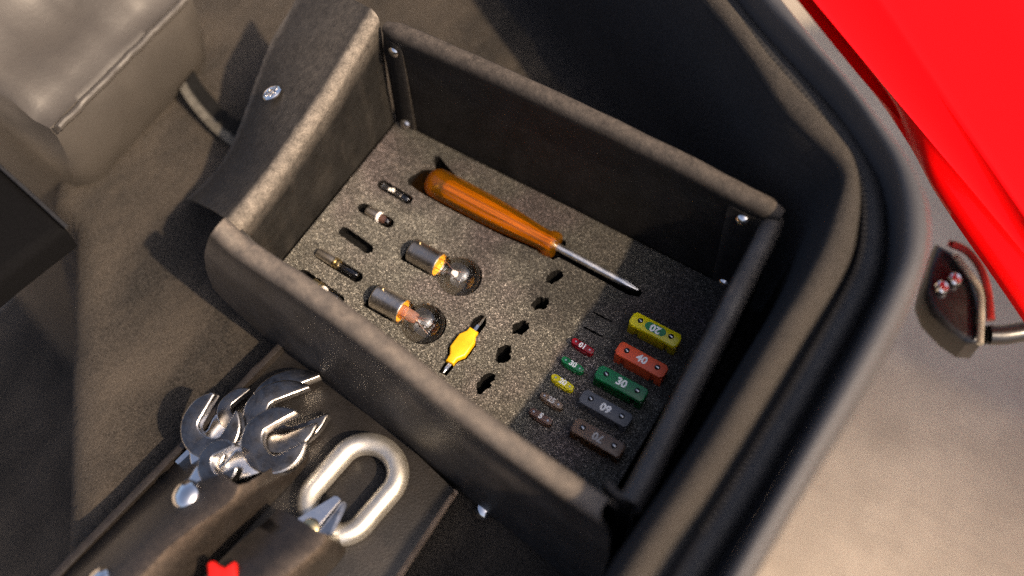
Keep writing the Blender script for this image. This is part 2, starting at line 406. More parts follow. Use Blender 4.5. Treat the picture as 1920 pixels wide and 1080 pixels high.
bm = NB(); grid(bm, [zz(off(LI, -1), 106, 0), zz(mid(LI, LO, .02), 112, 1, .05), zz(mid(LI, LO, .2), 115.5, 1.2, .05), zz(mid(LI, LO, .5), 116.8, 1, .05), zz(mid(LI, LO, .8), 115.5, 1, .05), zz(LO, 111, 1, .05), zz(off(LO, -1), 102)])
obj('carpet_edging', bm, M['carpet_edge'], car, True, 80)
bm = NB(); grid(bm, [zz(off(LO, 1), 104), zz(mid(LO, PI_, .3), 101), zz(mid(LO, PI_, .7), 101), zz(PI_, 108)])
obj('channel', bm, M['rubber'], car, True, 80)
SC = mid(LO, PI_, .52)
bm = NB(); tube(bm, zz(SC, 107), 6.6, 12)
seal = obj('rubber_seal', bm, M['rubber'], car, True, 80); seal['mm'] = [0, 0, 0]
rib_curve = curve([(p.x, p.y) for p in SC], (-1, .5), (0, -1), 260)
bm = NB()
for i in range(95, 215):
    p = rib_curve[i]; t = (rib_curve[i + 1] - rib_curve[i - 1]).normalized(); nrm = Vector((t.y, -t.x, 0))
    c = Vector((p.x, p.y, 111.6)) + nrm * 2.0
    rot = Matrix((( t.x, nrm.x, 0), (t.y, nrm.y, 0), (0, 0, 1)))
    box(bm, c, (1.1, 7.5, 3.0), .3, rot, 1)
ribs = obj('rib', bm, M['rubber_rib'], seal, True, 30); ribs['kind'] = 'stuff'
bm = NB(); grid(bm, [zz(PI_, 104), zz(off(PI_, -.5), 120), zz(off(PI_, -1.5), 127), zz(mid(PI_, PO, .22), 131.2), zz(mid(PI_, PO, .5), 132.6), zz(mid(PI_, PO, .8), 131), zz(PO, 126), zz(off(PO, -1.5), 112), zz(off(PO, -1), 80), zz(off(PO, 6), 20), zz(off(PO, 14), -60)])
obj('outer_lip', bm, M['lip'], car, True, 80)
# small grey catch on the compartment wall at the right corner
bm = NB(); p0 = Vector((275.1, -65.1, 108.0))
lathe(bm, [(0, .1), (.4, 2.6), (2, 3.2), (4, 3.2), (5, 2.0), (14, 2.0)], p0 + Vector((0, 0, 4)), (0.3, 0, -1), 18)
obj('catch_pin', bm, M['dark_metal'], car, True)

# red bodywork beyond the opening
red = thing('red_body_panel', 'glossy red painted car body panel with two raised crease lines', 'car panel', (264.8, 172.1, 0.0))
def rs(P, n=60): return catmull(P, n)
e0 = rs([(145.6, 207.3, 40.0), (185.0, 183.0, 40.0), (223.4, 158.7, 40.0), (254.6, 137.2, 40.0), (283.0, 111.7, 40.0), (298.0, 94.4, 40.0), (322.2, 74.6, 40.0), (347.1, 55.9, 40.0), (371.0, 37.5, 40.0), (405.5, 9.9, 40.0)])
cA = rs([(149.0, 200.4, 48.0), (193.0, 172.5, 48.0), (251.4, 135.1, 48.0), (304.9, 101.2, 48.0), (354.1, 69.6, 48.0), (390.5, 46.5, 48.0)])
cB = rs([(176.7, 224.9, 56.0), (229.6, 181.6, 56.0), (272.1, 146.7, 56.0), (311.8, 114.5, 56.0), (348.5, 84.4, 56.0), (387.6, 52.4, 56.0)])
cF = rs([(299.0, 374.1, 84.0), (328.3, 330.9, 84.0), (359.2, 278.0, 84.0), (392.2, 223.2, 84.0), (417.4, 170.5, 84.0), (444.4, 117.2, 84.0)])
up_ = lambda P, dz: [Vector((p[0], p[1], p[2] + dz)) for p in P]
mx = lambda P, Q, t, dz=0: [Vector(p).lerp(Vector(q), t) + Vector((0, 0, dz)) for p, q in zip(P, Q)]
bm = NB(); grid(bm, [up_(mx(e0, cA, 1.4), -12), up_(mx(e0, cA, .4), -9), up_(mx(e0, cA, .04), -3), mx(e0, cA, .10, 0), mx(e0, cA, .5, .5), mx(e0, cA, .84, .1), mx(e0, cA, .95, .9), mx(cA, cA, 0, 1.3), mx(cA, cB, .05, .7), mx(cA, cB, .16, -.3), mx(cA, cB, .5, -1.0), mx(cA, cB, .84, -.4), mx(cA, cB, .95, .8), mx(cB, cB, 0, 1.4), mx(cB, cF, .014, 1.2), mx(cB, cF, .05, .6), mx(cB, cF, .3, 5), mx(cB, cF, .65, 8), cF, up_(cF, -60)])
obj('panel', bm, M['paint'], red, True, 60)

# added slatted panel, out of view at right, only to shade the floor
rows = [[Vector((lerp(820, 2000, k / 12), lerp(900, 262, u), lerp(40, 520, u) + 40 * math.sin(math.pi * u))) for k in range(13)] for u in [q / 12 for q in range(13)]]
bm = NB(); grid(bm, rows, None, 14)
shade_panel = obj('floor_shade', bm, M['paint'], red, True, 60); shade_panel['mm'] = [0, 0, 0]
for k in range(16):
    wd = lerp(15.5, 3, k / 15); yy = 250 - 18 * k
    bm = NB(); box(bm, (1410, yy, 522), (1180, wd, 4), 1); obj('shade_slat', bm, M['paint'], shade_panel, True)
for xx in (830, 1990):
    bm = NB(); box(bm, (xx, 110, 514), (16, 310, 10), 2); obj('shade_rail', bm, M['paint'], shade_panel, True)
# black bracket beside the red panel
br = thing('latch_bracket', 'black angled metal bracket with two bright screw heads under the red panel', 'bracket', (346.1, 94.4, -50.0))
ol = [(319.0, 126.4, -50.0), (331.6, 125.8, -50.0), (347.0, 116.1, -50.0), (357.9, 101.5, -50.0), (365.4, 84.6, -50.0), (368.3, 72.9, -50.0), (360.7, 69.1, -50.0), (348.8, 71.2, -50.0), (334.6, 77.9, -50.0), (326.0, 87.5, -50.0), (321.6, 106.1, -50.0)]
bm = NB(); prism(bm, [(p[0], p[1]) for p in ol], -72, -50, 5, 3)
obj('plate', bm, M['dark_metal'], br, True)
bm = NB(); tube(bm, catmull([(331.9, 119.5, -46.0), (346.5, 108.9, -45.0), (354.7, 101.6, -45.0), (360.6, 87.1, -45.0), (367.1, 68.5, -46.0)], 24), 2.2, 10)
obj('flange', bm, plastic('lit_bracket_edge', (.20, .18, .14), .5), br, True)  # rim lit by the sun, that brightness painted into its colour
bm = NB(); tube(bm, catmull([(325.1, 124.4, -44.0), (336.8, 124.7, -44.0), (348.5, 117.4, -44.0), (358.0, 104.3, -44.0), (366.9, 87.3, -46.0)], 24), 2.6, 10)
obj('reflection_strip', bm, plastic('red_reflection', (.16, .01, .008), .25), br, True)  # red panel's reflection on the bracket, added as a coloured strip
bm = NB(); tube(bm, catmull([(367.7, 78.3, -50.0), (377.0, 84.0, -50.0), (387.2, 92.7, -50.0), (405.3, 107.9, -50.0)], 20), 6.0, 14)
obj('arm', bm, M['dark_metal'], br, True)
for q in ((337.9, 103.5, -48.0), (333.2, 94.1, -48.0)):
    bm = NB(); lathe(bm, [(0, 4.2), (2.4, 4.2), (3.6, 3.2), (4.0, .1)], q, (0.35, 0, 1), 20, caps=False)
    obj('screw_head', bm, M['chrome_edge'], br, True)

# ------------------------------------------------------------------ leather tray
tray = thing('leather_tray', 'open black leather tray with rolled worn rims holding the foam insert', 'tray', (115, -80, CZ))
def arc(cx, cz, r, a0, a1, n): return [(cx + r * math.cos(R(lerp(a0, a1, k / n))), cz + r * math.sin(R(lerp(a0, a1, k / n)))) for k in range(n + 1)]
# left wall with its lid flap, one hide
RI = [(-6, 4, 86), (-4, -25, 79), (-2, -50, 74), (-1, -75, 70), (1, -105, 67), (2, -125, 67), (2, -142, 66)]
OU = [(-82.5, 27.6, 46.0), (-80.9, 14.1, 44.0), (-79.0, -11.6, 38.0), (-76.5, -34.5, 26.0), (-74.8, -58.0, 9.0), (-77.1, -75.4, -6.0), (-81.8, -89.9, -15.0), (-86.6, -104.5, -20.0)]
NS = 64
rr = catmull(RI, NS); oo = catmull(OU, NS)
rows = []; wr = []
for i in range(NS):
    r_, o_ = rr[i], oo[i]; row = []; we = []
    jit = .8 * fbm(i * .35, 2.0)
    yb = lerp(-.5, -150, i / (NS - 1))
    for t in (0, .12, .3, .5, .7, .88):               # inner face
        z = lerp(-25, r_.z - 9, t); x = lerp(-.8, r_.x + .5, t ** 1.5) - 2.5 * math.sin(math.pi * t) + .8 * fbm(i * .12, t * 4)
        row.append((x, lerp(yb, r_.y, t), z)); we.append(.01 + .10 * max(0, fbm(i * .25, t * 7, 5)))
    d = (o_ - r_); d.z = 0; d.normalize()
    for k in range(7):
        a_ = lerp(0, 130, k / 6)
        off_ = 5.6 + 1.5 * i / NS
        q = Vector(r_) + d * (off_ - off_ * math.cos(R(a_))) + Vector((0, 0, off_ * math.sin(R(a_)) - off_))
        row.append(tuple(q + Vector((0, 0, jit)))); we.append((.55, .9, 1, 1, .95, .6, .25)[k])
    st = Vector(row[-1])
    for k in range(1, 11):
        t = k / 10; q = st.lerp(o_, t)
        fl = interp([0, .6, .85, 1], [4, 3, 2, 2], i / (NS - 1))
        q.z += fl * math.sin(math.pi * min(1, t * 1.05)) * (1 if t < .95 else .4) + .7 * fbm(i * .14, t * 3, 9)
        if t > .9: q += Vector((.7 * fbm(i * .9, 1), 0, 0))
        row.append(tuple(q)); we.append(.34 if t < .955 else 1.0)
    rows.append(row); wr.append(we)
bm = NB(); grid(bm, rows, wr, 2.2)
obj('left_wall', bm, M['leather_flap'], tray, True, 60)
# back wall with a rolled top
def rolled(name, N, centre, along_x, r, depth, zb, mat, flare=0.0, endround=6.0):
    pass
rows = []; wr = []
N = 60
for i in range(N):
    s = i / (N - 1); x = lerp(-2.5, 241, s)
    zt = 84 + 4.5 * math.sin(math.pi * s) + .7 * fbm(x, 0, 1, .03); rad = 5.2
    e = min(s, 1 - s) * (N - 1) / 2.0; shr = min(1, .55 + .45 * e)
    rad2 = rad * shr
    row = []; we = []
    for t in (0, .2, .4, .6, .8, .93):
        row.append((x, -.3 + 1.2 * fbm(x, t * 40, 2, .02) + 2 * math.sin(math.pi * t), lerp(-25, zt - 14, t))); we.append(.04 + .15 * max(0, fbm(x, t * 60, 4, .05)))
    for k in range(10):
        a_ = lerp(215, -70, k / 9)
        row.append((x, 4.0 + rad2 * math.cos(R(a_)) * 1.15, zt - rad + rad2 * math.sin(R(a_)) - (1.5 if k == 0 else 0)))
        we.append((.1, .2, .35, .6, .9, 1, .8, .5, .25, .1)[k])
    for z in (30, -25): row.append((x, 6.5, z)); we.append(.05)
    rows.append(row); wr.append(we)
bm = NB(); grid(bm, rows, wr, 1.2)
obj('back_wall', bm, M['leather'], tray, True, 60)
# right wall
rows = []; wr = []
for i in range(N):
    s = i / (N - 1); y = lerp(4, -167, s); xc = interp([4, -10, -85, -160, -167], [237.5, 239, 243, 247, 246.5], y)
    zt = 78.5 + 2.6 * math.exp(-((y + 48) / 11) ** 2) - 3 * max(0, (s - .93) / .07) + .5 * fbm(y, 0, 6, .03); rad = 6.0
    row = []; we = []
    for t in (0, .3, .6, .9): row.append((lerp(230, xc - 5.5, t), y, lerp(-25, zt - 12, t))); we.append(.05)
    for k in range(9):
        a_ = lerp(200, -60, k / 8); row.append((xc + rad * math.cos(R(a_)), y, zt - rad + rad * math.sin(R(a_)))); we.append((.05, .1, .18, .25, .3, .25, .15, .1, .05)[k])
    for z in (30, -26): row.append((xc + 3, y, z)); we.append(.05)
    rows.append(row); wr.append(we)
bm = NB(); grid(bm, rows, wr, 1.2)
obj('right_wall', bm, M['leather_panel'], tray, True, 60)
# front wall: rolled top, outer panel bulging with a rounded left end
rows = []; wr = []
N = 90
for i in range(N):
    s = i / (N - 1)
    yc = lambda x: -147.5 - 25.5 * (x + 5) / 240
    row = []; we = []
    def xat(z):
        xl = interp([90, 79, 62, 40, 26, -2, -12, -20], [3, -1, -9, -16, -19, -22, -17, -8], z)
        xr = interp([90, 79, 72, 60, 40, -22], [228, 231, 236, 244, 247.5, 247], z)
        return lerp(xl, xr, s)
    zt = interp([0, .07, .14, .22, .35, .5, .65, .8, 1], [77.5, 70.5, 70.5, 73.5, 75.5, 74.5, 72, 71.5, 71], s) + .9 * fbm(s * 5, 0, 8); rad = 6.0
    for t in (0, .3, .6, .9):
        z = lerp(-25, zt - 14, t); x = lerp(-.5, 231, s); row.append((x, yc(x) + 5.4 + 1.0 * math.sin(3 * t), z)); we.append(.1)
    for k in range(11):
        a_ = lerp(-10, 195, k / 10); z = zt - rad + rad * math.sin(R(a_)); x = xat(z)
        row.append((x, yc(x) + 1.6 * math.sin(s * 5.2 + .6) + rad * math.cos(R(a_)) * 1.08, z)); we.append((.2, .4, .6, .75, .8, .8, .75, .6, .4, .2, .1)[k])
    for k in range(1, 13):
        t = k / 12; z = lerp(zt - 10, -21 if s > .06 else lerp(-13, -21, s / .06), t); x = xat(z)
        bo = lerp(6.8, lerp(6.5, 14.5, s), t) + 2.2 * math.sin(math.pi * min(1, t)) + .9 * fbm(x, z, 3, .025) - (1.5 if k == 1 else 0)
        row.append((x, yc(x) - bo, z)); we.append(.06 + (.25 * max(0, fbm(x, z, 9, .03))))
    rows.append(row); wr.append(we)
bm = NB(); grid(bm, rows, wr, 1.8)
obj('front_wall', bm, M['leather_panel'], tray, True, 60)
# tray bottom
bm = NB(); prism(bm, [(0, 2), (232, 2), (232, -166), (0, -142)], CZ + .4, CZ + 2.4)
obj('tray_bottom', bm, M['leather_in'], tray, True)
# corner tabs with their rivets
def tab(pts, th, mat=None):
    bm = NB(); grid(bm, pts, [[.25 if j in (0, len(r) - 1) else .06 for j in range(len(r))] for r in pts], th)
    return obj('corner_tab', bm, mat or M['leather_in'], tray, True, 50)
def rivet(p, ax, par, r=3.4, name='rivet'):
    bm = NB(); lathe(bm, [(0, r), (.5, r), (1.2, r * .8), (1.7, r * .4), (1.8, .05)], p, ax, 20, caps=False)
    return obj(name, bm, M['snap'], par, True)
t1 = tab([[(lerp(.5, lerp(11.0, 14.5, (84 - z) / 100), u), -1.2 + (1.0 if u == 0 else 0) - .7 * math.sin(math.pi * u), z) for u in (0, .25, .5, .75, 1)] for z in (76, 70, 55, 40, 25, 10, -8)], 1.6); t1['mm'] = [0, 0, 0]
rivet((6.5, -2.4, 69), (0, -1, .1), t1); rivet((8.0, -2.6, 3.5), (0, -1, .3), t1)
t2 = tab([[(lerp(lerp(213.5, 217, (80 - z) / 90), 233, u), -1.2 - .6 * math.sin(math.pi * u), z) for u in (0, .25, .5, .75, 1)] for z in (74, 68, 55, 40, 25, 10, -8)], 1.4); t2['mm'] = [0, 0, 0]
rivet((223.5, -2.6, 69), (0, -1, .35), t2); rivet((224, -2.4, 3), (0, -1, .3), t2)
t3 = tab([[(lerp(-4, 16, u) , lerp(-139, -143.5, u) + (u * 1.5), z - 14 * u * u + 3 * u) for u in (0, .25, .5, .75, 1)] for z in (62, 58, 45, 30)], 2.4, M['leather_flap'])
# right wall's turned front end curling round the front panel
bm = NB(); rows = []; wr = []
for k in range(12):
    u = k / 11; q = catmull([(231.5, -163.9, 70.0), (237.7, -166.9, 72.0), (243.3, -167.2, 73.0), (247.9, -164.8, 74.0), (249.9, -158.7, 75.0)], 12)[k]
    rows.append([(q.x, q.y, q.z - h) for h in (0, 2, 8, 30, 60)]); wr.append([.6, .3, .1, .05, .05])
grid(bm, rows, wr, 2.6); obj('corner_tab', bm, M['leather'], tray, True, 60)
# strap end lying out on the carpet under the flap
rows = []; wr = []
q0 = [(-30, -58, CZ + 3), (-70, -58, CZ + 4), (-97, -57, CZ + 5.0), (-118, -52, CZ + 7), (-133, -47, CZ + 10.5), (-140, -44, CZ + 14)]
for q in catmull(q0, 26): rows.append([(q.x, q.y + h, q.z + .22 * h * (1 if q.x < -90 else .5)) for h in (0, 2.5, 5.2, 6.2, 10, 15)]); wr.append([1, 1, .9, 0, 0, 0])
bm = NB(); grid(bm, rows, wr, 2.4); obj('strap_end', bm, leather('black_strap', (.006, .006, .006), (.11, .104, .09), rough=.8, spec=.1, dust=.02), tray, True, 60)
# snap stud on the flap
sp = Vector((-44.9, -52.2, 52.0)); nax = Vector((-.42, 0, .9))
bm = NB(); lathe(bm, [(0, 6.0), (.9, 6.0), (1.5, 5.4), (1.6, 4.6), (1.1, 4.2)], sp, nax, 32, caps=False)
stud = obj('snap_stud', bm, M['snap'], tray, True); stud['mm'] = [0, 0, 0]
bm = NB(); lathe(bm, [(1.0, 4.4), (1.2, 3.0), (2.6, 2.7), (3.0, 2.2), (2.9, 1.2), (1.6, 1.0)], sp, nax, 28, caps=False); obj('stud_post', bm, M['snap'], stud, True)
for k in range(6):
    d_, s_, u_ = frame_of(nax); an = k * math.pi / 3
    bm = NB(); bmesh.ops.create_icosphere(bm, subdivisions=2, radius=.55, matrix=Matrix.Translation(sp + d_ * 1.3 + (s_ * math.cos(an) + u_ * math.sin(an)) * 3.7)); obj('stud_dimple', bm, M['snap'], stud, True)
# snap under the front panel, only its rim showing
bm = NB(); lathe(bm, [(0, 4.6), (1.2, 4.6), (2.0, 3.5), (2.4, .1)], (172.6, -179.4, -23.0), (0, -.7, .7), 28, caps=False); obj('snap_stud', bm, M['snap'], tray, True)

# ------------------------------------------------------------------ foam insert with its cut-outs
bm = NB(); prism(bm, [(.2, -.6), (60, -.9), (120, -.6), (180, -.9), (229.4, -.8), (229.8, -80), (230, -164), (120, -152.5), (.2, -140)], -24, 0, .5, 1)
foam_bm = bm
cut = NB()
def stadium(x0, y0, x1, y1, r, n=10, jag=0.0):
    d = Vector((x1 - x0, y1 - y0)); L = d.length; d.normalize(); nn = Vector((-d.y, d.x)); out = []
    for k in range(n + 1):
        a_ = lerp(-90, 90, k / n); out.append(Vector((x1, y1)) + (d * math.cos(R(a_)) + nn * math.sin(R(a_))) * r)
    for k in range(n + 1):
        a_ = lerp(90, 270, k / n); out.append(Vector((x0, y0)) + (d * math.cos(R(a_)) + nn * math.sin(R(a_))) * r)
    if jag: out = [p + Vector((random.uniform(-jag, jag), random.uniform(-jag, jag))) for p in out]
    return [(p.x, p.y) for p in out]
def dense(poly, step, jag):
    out = []
    for i, p in enumerate(poly):
        a_, b_ = Vector(p), Vector(poly[(i + 1) % len(poly)]); n = max(1, int((b_ - a_).length / step))
        for k in range(n): out.append(tuple(a_.lerp(b_, k / n) + Vector((random.uniform(-jag, jag), random.uniform(-jag, jag)))))
    return out
SLOTS = [((17.3, -44.6), (40.5, -45.6), 3.3), ((16.8, -64.2), (40.0, -65.0), 3.5), ((16.6, -83.5), (40, -86.0), 3.2), ((14.2, -103.2), (45.2, -104.6), 3.5), ((13.5, -119.8), (44.5, -122.8), 3.9)]
for k, (a_, b_, r_) in enumerate(SLOTS):
    prism(cut, dense(stadium(a_[0] + 2.4, a_[1], b_[0] - 2.4, b_[1], r_), .9, .28 if k in (2, 4) else .12), -7, 3)
# ragged punched holes
HOLES = [(139.3, -46.3, 0.0), (141.1, -65.4, 0.0), (139.4, -84.2, 0.0), (140.1, -103.0, 0.0), (140.5, -123.1, 0.0)]
for k, h in enumerate(HOLES):
    P = []
    n = 30; wx = (3.7, 3.9, 3.8, 4.2, 4.3)[k]; wy = (5.6, 5.2, 5.4, 5.9, 6.0)[k]
    for i in range(n):
        t = 2 * math.pi * i / n
        r_ = 1 + .16 * math.sin(2 * t + k) * (1 if k > 2 else .4) + .06 * math.sin(5 * t + 2 * k) + random.uniform(-.13, .13)
        if k in (3, 4) and abs(((t - .3) % (2 * math.pi))) < .45: r_ *= .62
        P.append((h[0] + wx * r_ * math.cos(t) - .18 * wy * math.sin(t) * -1, h[1] + wy * r_ * math.sin(t)))
    prism(cut, P, -17, 3)
# bulbs
B1 = (60.0, -74.2, 2.0); B2 = (59.0, -110.2, 2.0)
def bulb_cut(bx, by):
    P = [(bx - 2.6, by - 8.0), (bx + 18, by - 8.2)]
    for k in range(21):
        a_ = lerp(-148, 148, k / 20); P.append((bx + 33.2 + 12.7 * math.cos(R(a_)), by + 12.7 * math.sin(R(a_))))
    P += [(bx + 18, by + 8.2), (bx - 2.6, by + 8.0)]
    prism(cut, P, -13, 3)
bulb_cut(B1[0], B1[1]); bulb_cut(B2[0], B2[1])
# screwdriver bed with a finger recess at its end
prism(cut, dense([(29.8, -33.5), (32, -36.0), (41, -37.6), (60, -38.4), (100, -38.2), (122, -36.5), (133, -37.2), (135, -33.8), (181, -35.0), (186.5, -33), (187.0, -29.2), (183, -27.6), (135, -26.2), (133, -22.4), (122, -22.6), (100, -19.6), (60, -18.6), (45, -13.0), (37.5, -9.6), (34.4, -11.2), (40.5, -19.2), (33.5, -23.6)], 2.0, .12), -13, 3)
# bed of the yellow driver bit
prism(cut, dense([(115.2, -130.6), (120.2, -130.6), (121, -121), (124.4, -116), (124.4, -107), (121.6, -103), (122.2, -93), (120, -88.6), (116, -88.8), (114.2, -93), (115, -103), (111.8, -107), (111.8, -116), (114.8, -121)], 1.5, .15), -9, 3)
# slits without a fuse and beds for the fuses
for y0 in ((175.2, -54.7, 0.0), (175.2, -65.6, 0.0)):
    prism(cut, dense([(y0[0] - 6, y0[1] - .5), (y0[0], y0[1] - .9), (y0[0] + 6, y0[1] - .3), (y0[0] + 6, y0[1] + .4), (y0[0], y0[1] + .5), (y0[0] - 6, y0[1] + .4)], 1.2, .22), -9, 3)
def fresh(bm_):
    me = bpy.data.meshes.new('m'); bmesh.ops.scale(bm_, vec=(MM,) * 3, verts=bm_.verts); bm_.to_mesh(me); bm_.free(); o = bpy.data.objects.new('m', me); C.objects.link(o); return o
of = fresh(foam_bm); oc = fresh(cut)
md = of.modifiers.new('cut', 'BOOLEAN'); md.operation = 'DIFFERENCE'; md.object = oc; md.solver = 'EXACT'
me = bpy.data.meshes.new_from_object(of.evaluated_get(bpy.context.evaluated_depsgraph_get()))
for o in (of, oc):
    m_ = o.data; bpy.data.objects.remove(o); bpy.data.meshes.remove(m_)
me.materials.clear(); me.materials.append(M['foam']); me.materials.append(M['foam_cut']); me.materials.append(M['lit_foam_bed'])
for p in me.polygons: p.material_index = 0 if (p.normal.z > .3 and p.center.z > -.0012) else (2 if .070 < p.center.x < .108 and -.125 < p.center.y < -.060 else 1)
foam = bpy.data.objects.new('foam_insert', me); link(foam)
tag(foam, 'speckled dark grey foam insert with cut-outs lying in the leather tray', 'foam insert')

# ------------------------------------------------------------------ screwdriver
sdv = thing('screwdriver', 'screwdriver with translucent amber handle and bare steel shank on the foam', 'screwdriver', (40, -29, 0))
ax = Vector((1, -.016, -.005)); so = Vector((41.6, -28.3, 3.2))
flute = lambda t, a_: 1 - .045 * (.5 + .5 * math.cos(8 * a_)) * (1 if 8 < t < 70 else 0)
bm = NB(); lathe(bm, [(0, .2), (.4, 3.4), (1.6, 6.4), (3.6, 8.2), (6, 9.0), (9, 9.2), (20, 9.2), (35, 9.1), (50, 8.7), (62, 7.9), (72, 6.9), (79, 6.4), (82, 6.6), (84.5, 7.9), (87, 8.0), (89.2, 7.2), (89.6, 5.5), (89.8, 2.4)], so, ax, 64, flute)
obj('handle', bm, M['amber'], sdv, True, 40)
bm = NB(); lathe(bm, [(11, .2), (12, 4.2), (15, 5.6), (45, 5.6), (66, 4.6), (78, 4.0), (86, 4.2), (86.5, .2)], so, ax, 20, lambda t, a_: 1 + .09 * math.cos(6 * a_))
obj('handle_core', bm, M['amber_core'], sdv, True, 30)
bm = NB(); prof = [(66, 2.4), (132, 2.4), (137.5, 2.25), (143.2, .5)]
lathe(bm, prof, so, ax, 24, lambda t, a_: 1 if t < 136 else 1 - .25 * (.5 + .5 * math.cos(4 * a_)))
obj('shank', bm, M['steel'], sdv, True, 50)

# ------------------------------------------------------------------ two signal bulbs
def sphere_prof(n=16):
    P = [(19.3, 6.6), (20.6, 6.9), (22.2, 7.8)]
    for k in range(n + 1):
        a_ = lerp(146, 2, k / n); P.append((33.4 + 11.9 * math.cos(R(a_)), 11.9 * math.sin(R(a_))))
    return P
def signal_bulb(label, loc, rz, two):
    t = thing('signal_bulb', label, 'light bulb', loc, rz, 'signal bulbs in the foam')
    bm = NB(); lathe(bm, [(0, .2), (.2, 2.4), (.3, 6.2), (1.0, 7.0), (2, 7.2), (17.4, 7.2), (18.0, 7.5), (19.2, 7.5), (19.6, 7.1), (19.0, 6.7), (17.6, 6.6)], (0, 0, 0), (1, 0, 0), 40, caps=False)
    obj('cap', bm, M['cap'] if not two else M['cap_bright'], t)
    for (px, ang) in ((4.2, 62), (7.6 if two else 4.2, -118)):
        d_ = Vector((0, math.cos(R(ang)), math.sin(R(ang)))); bm = NB(); lathe(bm, [(0, .8), (.9, .8), (1.15, .5), (1.2, .05)], Vector((px, 0, 0)) + d_ * 6.9, d_, 12, caps=False); obj('pin', bm, M['brass'], t)
    bm = NB(); lathe(bm, [(17.5, .2), (17.6, 5.0), (18.7, 6.5), (19.1, 6.55), (19.15, 6.7)], (0, 0, 0), (1, 0, 0), 32, caps=False); obj('cement', bm, M['orange_cement'], t)
    bm = NB(); lathe(bm, sphere_prof(), (0, 0, 0), (1, 0, 0), 48, caps=False); obj('glass', bm, M['glass'], t)
    bm = NB()
    if two:
        lathe(bm, [(18.5, 3.4), (22, 3.4), (26, 3.0), (28.5, 2.6), (29.3, 1.2), (29.5, .1)], (0, 0, 0), (1, 0, 0), 20, lambda q, a_: 1 if q < 26 else 1 + .2 * math.cos(2 * a_), caps=False); obj('stem', bm, M['pink_glass'], t)
    else:
        lathe(bm, [(28.2, .1), (28.4, 1.6), (29.6, 2.1), (31.2, 1.9), (32, 1.0), (32.1, .1)], (0, 0, 0), (1, 0, 0), 20, caps=False); obj('stem', bm, M['bead'], t)
    bm = NB()
    wires = [((17.8, -3.4, 1.5), (23, -3.1, 1.5), (29, -1.6, .8), (36, -4.2, 1.5)), ((17.8, 3.2, 1.2), (23, 3.0, 1.4), (29, 1.4, .8), (36.5, 4.0, 1.2))]
    if two: wires += [((22, 0, 3), (29, .6, 1.8), (34, .5, 3.6)), ((29, -.6, 0), (38, -3.6, -2.4)), ((29, .6, 0), (38.5, 3.2, -2.4))]
    for w_ in wires: tube(bm, catmull(w_, 12), .27, 6)
    obj('lead_wire', bm, M['copper'], t)
    bm = NB()
    hx = [(lerp(36, 36.5, k / 60) + .35 * math.cos(k * 1.9), lerp(-4.2, 4.0, k / 60), 1.4 + .35 * math.sin(k * 1.9) + 1.0 * math.sin(math.pi * k / 60)) for k in range(61)]
    tube(bm, hx, .2, 5)
    if two: tube(bm, [(lerp(38, 38.5, k / 50) + .3 * math.cos(k * 1.9), lerp(-3.6, 3.2, k / 50), -2.4 + .3 * math.sin(k * 1.9)) for k in range(51)], .2, 5)
    obj('filament', bm, M['blade'], t)
    return t
signal_bulb('clear bulb with darker cap and white bead inside, nearest the amber screwdriver', B1, R(-1.5), False)
signal_bulb('clear bulb with pinkish glass stem and two filaments, beside the front rim', B2, R(-.5), True)

# ------------------------------------------------------------------ small bulbs in the slots
def small_bulb(label, loc, rz): return thing('small_bulb', label, 'light bulb', loc, rz, 'small bulbs in the foam slots')
def dome(x0, x1, r, n=8):
    return [(x0, r * .92), (x0 + .8, r)] + [(x1 - r + r * math.sin(R(90 * k / n)), max(.03, r * math.cos(R(90 * k / n)))) for k in range(n + 1)]
t = small_bulb('small capless glass bulb with dark tip, uppermost in the left row', (18.0, -44.6, -.6), R(-2.5))
bm = NB(); lathe(bm, [(0, .1), (.2, 1.8), (1, 2.4), (6, 2.5), (9, 2.7)] + dome(9.2, 22.2, 2.8), (0, 0, 0), (1, 0, 0), 24, lambda q, a_: 1 if q > 8 else .75 + .25 * abs(math.cos(a_)), caps=False); obj('glass', bm, M['glass'], t)
bm = NB(); tube(bm, catmull([(1.5, 1.2, .4), (6, 1.0, .6), (11, .9, .4), (15, 1.0, .6)], 12), .22, 5); tube(bm, catmull([(1.5, -1.2, .4), (6, -1.0, .8), (11, -.9, .4), (15, -1.0, .6), (15, 1.0, .6)], 14), .22, 5); obj('lead_wire', bm, M['cap_bright'], t)
bm = NB(); bmesh.ops.create_icosphere(bm, subdivisions=2, radius=1.3, matrix=Matrix.Translation((9.0, .3, .8))); bmesh.ops.create_icosphere(bm, subdivisions=2, radius=1.0, matrix=Matrix.Translation((7.0, -.4, .8))); obj('bead', bm, M['bead'], t)
t = small_bulb('small bulb with plain metal cap, pale collar and round dark dome', (22.0, -64.5, .4), R(-1.5))
bm = NB(); lathe(bm, [(0, .2), (.3, 2.6), (1, 2.9), (8.4, 2.9), (8.6, 2.7)], (0, 0, 0), (1, 0, 0), 24, caps=False); obj('cap', bm, M['cap_bright'], t)
bm = NB(); lathe(bm, [(8.2, 2.7), (8.3, 3.3), (9.6, 3.3), (9.8, 2.7)], (0, 0, 0), (1, 0, 0), 24, caps=False); obj('collar', bm, M['bead'], t)
bm = NB(); lathe(bm, [(9.4, 2.5), (11, 2.6), (12.6, 2.2), (12.8, .1)], (0, 0, 0), (1, 0, 0), 20, caps=False); obj('bead', bm, M['pink_glass'], t)
bm = NB(); lathe(bm, dome(9.6, 17.4, 2.9), (0, 0, 0), (1, 0, 0), 24, caps=False); obj('glass', bm, M['glass_smoke'], t)
t = small_bulb('small long bulb with bright metal cap, brass ring and slim dark tube', (14.4, -103.0, .6), R(-2.6))
